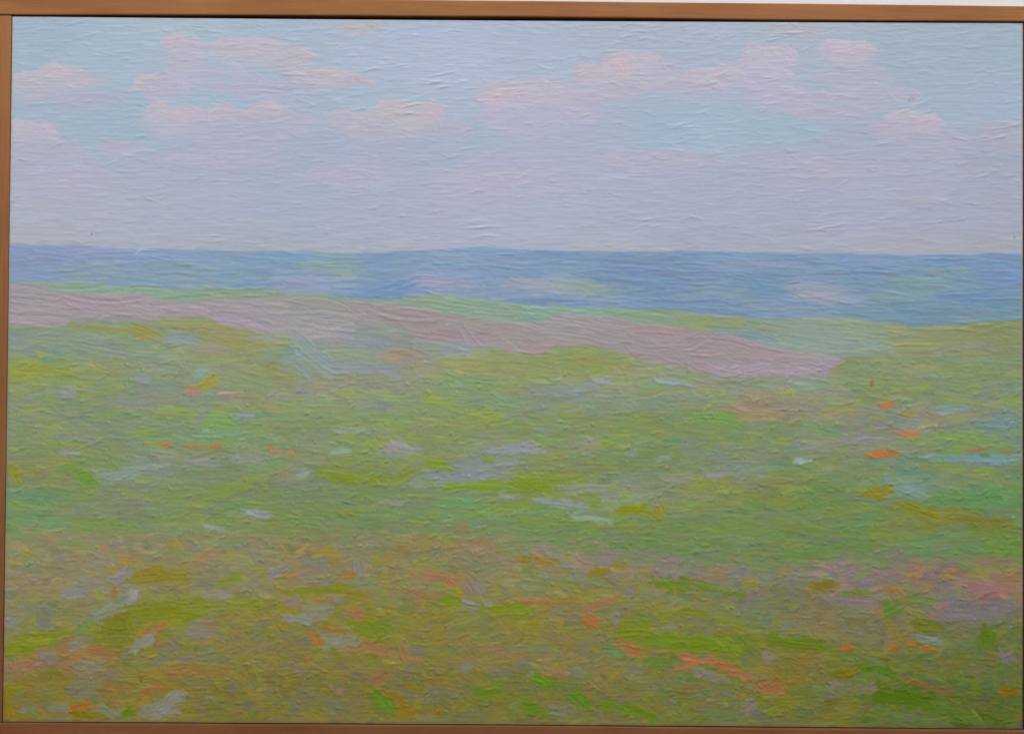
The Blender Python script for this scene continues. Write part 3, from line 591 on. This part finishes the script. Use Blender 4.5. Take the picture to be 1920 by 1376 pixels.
DAUBS_FIELD = [(205,618,125,13,8,167,162,82),(275,626,60,20,24,168,154,66),(350,606,100,14,2,166,172,110),(345,634,62,20,4,152,169,176),(398,655,56,14,4,184,157,163),(330,642,90,8,14,152,170,180),(445,632,90,16,6,164,160,104),(590,668,100,34,36,152,173,176),(560,690,60,18,38,150,170,170),(690,690,120,26,6,159,165,176),(690,632,90,15,10,152,161,172),(730,645,90,14,12,152,160,172),(765,660,60,14,14,168,156,142),(835,652,110,15,10,157,166,167),(870,682,100,20,3,168,171,100),(500,632,60,14,12,166,172,178),(150,640,190,16,12,146,164,144),(230,662,170,14,10,150,165,148),(1130,680,120,12,12,166,160,98),(1010,690,120,12,10,154,164,96)]
DAUBS_MINT = [(145,540,110,20,0,146,184,160),(275,542,60,18,2,140,184,156),(340,560,80,16,-4,140,180,154),(440,546,110,14,3,148,180,146),(820,566,120,18,8,148,184,146),(900,582,120,20,8,146,182,158),(1010,585,90,16,4,146,186,162),(1005,596,40,18,20,132,186,166),(1090,584,110,18,6,142,190,166),(1200,592,120,18,7,142,180,140),(1330,606,120,20,6,146,172,108),(1400,626,110,12,8,132,170,176),(1480,612,110,10,6,152,178,158),(1530,628,150,16,5,150,180,164),(1600,648,100,14,0,146,178,166),(1710,648,80,18,0,162,168,92),(1800,622,160,18,-6,144,160,94),(1810,650,120,14,-3,156,160,134)]
DAUBS_HILLS = [(80,480,150,16,2,130,153,198),(170,502,120,14,-3,130,158,184),(330,498,110,12,4,132,160,184),(250,480,190,14,1,134,158,201),(620,495,120,12,-2,130,166,176),(560,524,110,12,6,146,160,198),(740,538,90,24,-16,106,150,196),(830,530,120,9,6,156,160,192),(900,500,160,12,3,124,162,204),(1000,534,100,14,6,150,163,188),(1105,540,70,14,8,142,168,164),(1150,522,150,9,5,104,146,192),(1260,512,170,12,3,114,146,190),(1030,562,100,14,4,108,148,190),(1290,570,150,12,4,112,148,188),(1420,520,150,12,3,104,148,190),(1530,540,110,18,6,150,161,190),(1540,560,90,10,2,156,160,186),(1650,510,190,9,3,104,146,188),(1440,498,150,10,3,134,158,196),(1740,530,90,22,0,118,158,176),(1830,555,150,20,-2,108,148,190),(1760,580,180,16,2,100,146,172),(1800,484,200,12,1,116,152,198)]

DAUBS_HILLS = fix(DAUBS_HILLS, hill_c)
DAUBS_MINT = fix(DAUBS_MINT, mint_c)
DAUBS_PINK = [p[:5] + (p[5] + 3, p[6] + 5, p[7] + 14) for p in DAUBS_PINK]
DAUBS_FIELD, DAUBS_PINK, DAUBS_MEADOW, DAUBS_FRONT = (fix(l, land_c) for l in (DAUBS_FIELD, DAUBS_PINK, DAUBS_MEADOW, DAUBS_FRONT))
REGIONS = {}                                # id -> (region, name)
next_id = [100]
def daubs(lst, region, band, name, th, fine, oval, wet=0.2, rag=0.25, ribs=0.0, curv=0.12):
    for i, (x, y, L, w, a, r, g, b) in enumerate(lst):
        ident = next_id[0]
        next_id[0] += 1
        REGIONS[ident] = (region, name)
        stroke(x, y, L * 1.04, w * 1.08, a + rng.normal() * 1.5, rng.normal() * curv, (r, g, b), th * rng.uniform(0.8, 1.2), 0.92, 0.12, ident, oval, BAND[band] if band else None, fine, 0.022, wet=wet, rag=rag, ribs=ribs)
        if L > 24 and ribs == 0:                          # a second, shorter pull of the brush over the first
            stroke(x + rng.normal() * L * 0.15, y + rng.normal() * w * 0.16, L * rng.uniform(0.45, 0.8), w * rng.uniform(0.35, 0.7), a + rng.normal() * 6, rng.normal() * 0.15, np.array((r, g, b)) + rng.normal() * 4 + rng.normal(size=3) * 2.5, th * rng.uniform(0.7, 1.2), 0.7, 0.3, ident, oval, BAND[band] if band else None, fine, 0.03, rag=rag)
daubs(DAUBS_HILLS, 'painted_hills', 'hills', 'brush_stroke', 1.3, 0.4, 0.6, 0.3, 0.3)
daubs(DAUBS_MINT, 'painted_fields', None, 'brush_stroke', 1.1, 0.35, 0.1, 0.35, 0.1, 0.85, 0.25)
daubs(DAUBS_FIELD, 'painted_fields', None, 'brush_stroke', 1.0, 0.4, 0.2, 0.4, 0.2, 0.7, 0.2)
daubs(DAUBS_PINK, 'painted_fields', 'pink', 'brush_stroke', 1.15, 0.35, 0.05, 0.4, 0.06, 0.85, 0.3)
daubs(DAUBS_MEADOW, 'painted_meadow', None, 'brush_stroke', 1.3, 0.5, 0.5, 0.22, 0.45)
daubs(DAUBS_FRONT, 'painted_flower_bank', None, 'paint_daub', 1.3, 0.5, 0.45, 0.2, 0.5)

# touches that cross the meadow's near edge, so the two greens break into each other
for _ in range(330):
    x = rng.uniform(5, 1918)
    y = interp(FRONT_TOP, x) + rng.normal() * 11 + 2
    f = FIELD['front' if rng.random() < (0.55 if x < 1000 else 0.45) else 'meadow'][min(int(y * S), RH - 1), min(int(x * S), RW - 1)]
    stroke(x, y, rng.uniform(16, 60), rng.uniform(5, 12), 2 + rng.normal() * 9, rng.normal() * 0.2, f + rng.normal() * 4 + rng.normal(size=3) * 3, rng.uniform(0.6, 1.3), 0.62, 0.3, 0, 0.4, None, 0.5, 0.02, rag=0.4, wet=0.2)

# thin broken strokes dragged over the wet edges (colour only shifts slightly; they belong to whatever they cross)
def scumble(n, y0, y1, L, w, ang, angv, op, th, j):
    for _ in range(n):
        x, y = rng.uniform(5, 1918), rng.uniform(y0, y1)
        xi, yi = min(int(x * S), RW - 1), min(int(y * S), RH - 1)
        c = color[yi, xi] + rng.normal() * j + rng.normal(size=3) * j * 0.6
        stroke(x, y, rng.uniform(*L), rng.uniform(*w), ang + rng.normal() * angv, rng.normal() * 0.15, c, th * rng.uniform(0.4, 1.3), op, 0.35, 0, 0.3, None, 0.6, 0.01)
scumble(1500, 30, 470, (20, 70), (3, 9), -2, 11, 0.35, 0.6, 2.0)
scumble(1900, 600, 1010, (10, 45), (3, 9), 0, 14, 0.32, 0.9, 4.0)
scumble(1700, 990, 1368, (8, 28), (3, 9), -6, 25, 0.3, 1.0, 5.0)

# ridges and crumbs of dried paint: relief only
def ridges(n, y0, y1, L, w, ang, angv, amp, x0=5, x1=1918):
    for _ in range(n):
        cx, cy = rng.uniform(x0, x1) * S, rng.uniform(y0, y1) * S
        l, ww = rng.uniform(*L) * S, rng.uniform(*w) * S
        a = math.radians(ang + rng.normal() * angv)
        c, s = math.cos(a), math.sin(a)
        ex, ey = abs(c) * l / 2 + 4, abs(s) * l / 2 + 4
        xa, xb, ya, yb = max(0, int(cx - ex)), min(RW, int(cx + ex) + 1), max(0, int(cy - ey)), min(RH, int(cy + ey) + 1)
        if xb - xa < 2 or yb - ya < 2:
            continue
        dx, dy = xr[xa:xb][None] - cx, yr[ya:yb][:, None] - cy
        t, q = dx * c + dy * s, -dx * s + dy * c
        q = q - rng.normal() * 0.12 * (t * t / l)
        hgt[ya:yb, xa:xb] += amp * rng.uniform(0.4, 1.4) * np.exp(-(q / np.where(q > 0, ww * 0.75, ww * 1.5)) ** 2) * np.clip(1.15 - (2 * t / l) ** 2, 0, 1)
ridges(1500, 40, 470, (8, 36), (1.0, 1.6), -3, 10, 0.75)
ridges(380, 465, 600, (12, 46), (1.0, 1.6), 2, 4, 0.85)
ridges(700, 540, 800, (10, 50), (1.0, 1.7), 4, 7, 0.9)
ridges(1900, 680, 1368, (4, 14), (1.2, 2.0), -24, 18, 2.0)
ridges(1500, 760, 1368, (5, 24), (1.0, 1.7), -3, 12, 1.3)
for bx, by, n_ in [(1470, 60, 7), (760, 200, 6), (1200, 60, 6), (830, 150, 8), (730, 115, 5), (1720, 210, 6), (1290, 250, 7), (1330, 160, 5), (1550, 430, 7), (900, 430, 8), (1200, 410, 7), (560, 150, 5), (1880, 245, 6)]:
    ridges(n_ * 2, by - 18, by + 18, (20, 46), (1.0, 1.5), -6, 6, 1.0, bx - 30, bx + 30)
hgt += (B1[np.arange(RH)[:, None] % NB, np.arange(RW)[None] % NB] * 0.16).astype(np.float32)
hgt += (smooth_noise(RH, RW, 1.3, 2.6) - 0.5) * 0.6 * np.clip(b_hill, 0.35, 1)
hgt = blur(hgt, (0.06, 0.88, 0.06))
hgt = np.clip(hgt, -1, 3.4)

# specks and chips
def speck(x, y, r, rgb):
    d = np.sqrt((PX - x) ** 2 + (PY - y) ** 2)
    w = np.clip((r - d) / 1.5 + 0.5, 0, 1)[..., None]
    color[:] = color * (1 - w) + np.array(rgb, np.float32) * w
for s_ in [(172, 439, 1.6, (110, 112, 120)), (1712, 186, 4, (168, 158, 160)), (1705, 189, 3, (168, 158, 160)), (1900, 968, 1.8, (165, 165, 145)), (1902, 445, 2, (150, 120, 90))]:
    speck(*s_)

# ------------------------------------------------------------------ paint skin: one relief cut along region and stroke edges
NU, NV = 1360, 944
u = np.linspace(0, 1, NU + 1)
v = np.linspace(0, 1, NV + 1)
U, V = np.meshgrid(u, v)
gx, gz = outline(U, V)
gx, gz = np.array(gx), np.array(gz)
px, py = to_px(gx, 0.0, gz)
fx, fy = np.clip(px * S, 0, RW - 1.001), np.clip(py * S, 0, RH - 1.001)
ix, iy = fx.astype(int), fy.astype(int)
ax_, ay_ = fx - ix, fy - iy
def samp(a):
    if a.ndim == 3:
        wx, wy = ax_[..., None], ay_[..., None]
    else:
        wx, wy = ax_, ay_
    return (a[iy, ix] * (1 - wx) + a[iy, ix + 1] * wx) * (1 - wy) + (a[iy + 1, ix] * (1 - wx) + a[iy + 1, ix + 1] * wx) * wy
c_v = samp(color)
h_v = samp(hgt)

# thin worn paint along the panel's edge, where the pale ground shows, and two rubbed corners
ed = np.minimum.reduce([px - px[:, :1], px[:, -1:] - px, (py - py[:1]), (py[-1:] - py)])
en = samp(smooth_noise(RH, RW, 7, 9))
we = np.clip((3.2 + 5 * (en - 0.5) - ed) / 3.0, 0, 1) * 0.65
we = np.maximum(we, np.clip((15 - np.hypot(px - px[-1, 0], (py - py[-1, 0]) * 2.2)) / 4, 0, 1) * 0.9)
we = np.maximum(we, np.clip((20 - np.hypot((px - px[-1, -1]) * 1.6, py - py[-1, -1])) / 5, 0, 1) * 0.9)
ground = np.stack([0.55 * c_v.max(-1) + 0.36 * 160, 0.55 * c_v.max(-1) + 0.34 * 160, 0.55 * c_v.max(-1) + 0.35 * 160], -1)
c_v = c_v * (1 - we[..., None]) + np.minimum(ground, c_v.mean(-1, keepdims=True) * np.array([1.08, 1.02, 1.06])) * we[..., None]
h_v = h_v * np.clip(ed / 4, 0, 1)

alb = lin(np.clip(c_v, 4, 250))
for k in range(3):
    a0, a1, a2, a3, a4 = LIGHT[k]
    alb[..., k] /= (a0 + a1 * U + a2 * V + a3 * V * V + a4 * U * U)
alb = np.clip(alb, 0.004, 0.92)
if CALIBRATE:
    alb[:] = 0.5
    h_v[:] = 0
RELIEF = 0.000135                            # metres per unit of relief
verts = np.stack([gx, -h_v * RELIEF, gz], -1).reshape(-1, 3).astype(np.float32)
rgba = np.ones((verts.shape[0], 4), np.float32)
rgba[:, :3] = alb.reshape(-1, 3)

# which piece each face belongs to
cxp = np.clip(((px[:-1, :-1] + px[1:, 1:]) * 0.5 * S), 0, RW - 1).astype(int)
cyp = np.clip(((py[:-1, :-1] + py[1:, 1:]) * 0.5 * S), 0, RH - 1).astype(int)
fid = idm[cyp, cxp]
base = np.full(fid.shape, 1, np.int32)                       # sky
base[b_hor[cyp, cxp] > 0.5] = 2                              # hills
base[b_hill[cyp, cxp] > 0.5] = 3                             # fields
base[(m_meadow[cyp, cxp] > 0.5) & (cyp > 690 * S)] = 4       # meadow
base[b_fr[cyp, cxp] > 0.5] = 5                               # flower bank
cl = cloud_id[cyp, cxp]
base = np.where((base == 1) & (cl >= 0), 20 + cl, base)
cnt = np.bincount(fid.ravel(), minlength=next_id[0] + 1)
fid = np.where((fid == 0) | (cnt[fid] < 12), base, fid)
for ci in range(len(CLOUDS)):
    REGIONS[20 + ci] = ('painted_sky', 'painted_cloud')
PART = {1: ('painted_sky', 'pale blue and lilac painted sky'), 2: ('painted_hills', 'band of blue painted hills along the horizon'),
        3: ('painted_fields', 'mint green and pink painted fields on a slope'), 4: ('painted_meadow', 'green painted meadow with blue-grey and orange touches'),
        5: ('painted_flower_bank', 'olive and lime painted foreground dotted with lilac and coral')}
vi = (np.arange(NV + 1)[:, None] * (NU + 1) + np.arange(NU + 1)[None])
quads = np.stack([vi[:-1, :-1], vi[1:, :-1], vi[1:, 1:], vi[:-1, 1:]], -1).reshape(-1, 4)
flat = fid.reshape(-1)
order = np.argsort(flat, kind='stable')
keys, starts = np.unique(flat[order], return_index=True)
ends = np.append(starts[1:], len(order))
# normals of the whole relief, so pieces meet without a seam
hx = np.gradient(verts[:, 1].reshape(NV + 1, NU + 1), axis=1) / (PW / NU)
hz = np.gradient(verts[:, 1].reshape(NV + 1, NU + 1), axis=0) / (-PH / NV)
nrm = np.stack([hx, -np.ones_like(hx), hz], -1)
nrm /= np.linalg.norm(nrm, axis=-1, keepdims=True)
nrm = nrm.reshape(-1, 3)

def skin_mesh(name, fsel):
    q = quads[fsel]
    ids, inv = np.unique(q, return_inverse=True)
    inv = inv.reshape(-1).astype(np.int32)
    me = bpy.data.meshes.new(name)
    n = len(q)
    me.vertices.add(len(ids))
    me.vertices.foreach_set('co', verts[ids].ravel())
    me.loops.add(n * 4)
    me.loops.foreach_set('vertex_index', inv)
    me.polygons.add(n)
    me.polygons.foreach_set('loop_start', np.arange(0, n * 4, 4, dtype=np.int32))
    me.update(calc_edges=True)
    at = me.attributes.new('paint', 'FLOAT_COLOR', 'POINT')
    at.data.foreach_set('color', rgba[ids].ravel())
    me.polygons.foreach_set('use_smooth', np.ones(n, dtype=bool))
    me.normals_split_custom_set_from_vertices(nrm[ids].tolist())
    me.materials.append(M_PAINT)
    return me

parts = {}
sel = {int(k): order[a:b] for k, a, b in zip(keys, starts, ends)}
for k in sorted(PART):
    nm, lab = PART[k]
    parts[nm] = new_obj(nm, skin_mesh(nm, sel[k]), root, label=lab)
for k in sorted(sel):
    if k in PART:
        continue
    region, nm = REGIONS[k]
    new_obj(nm, skin_mesh(nm, sel[k]), parts[region])
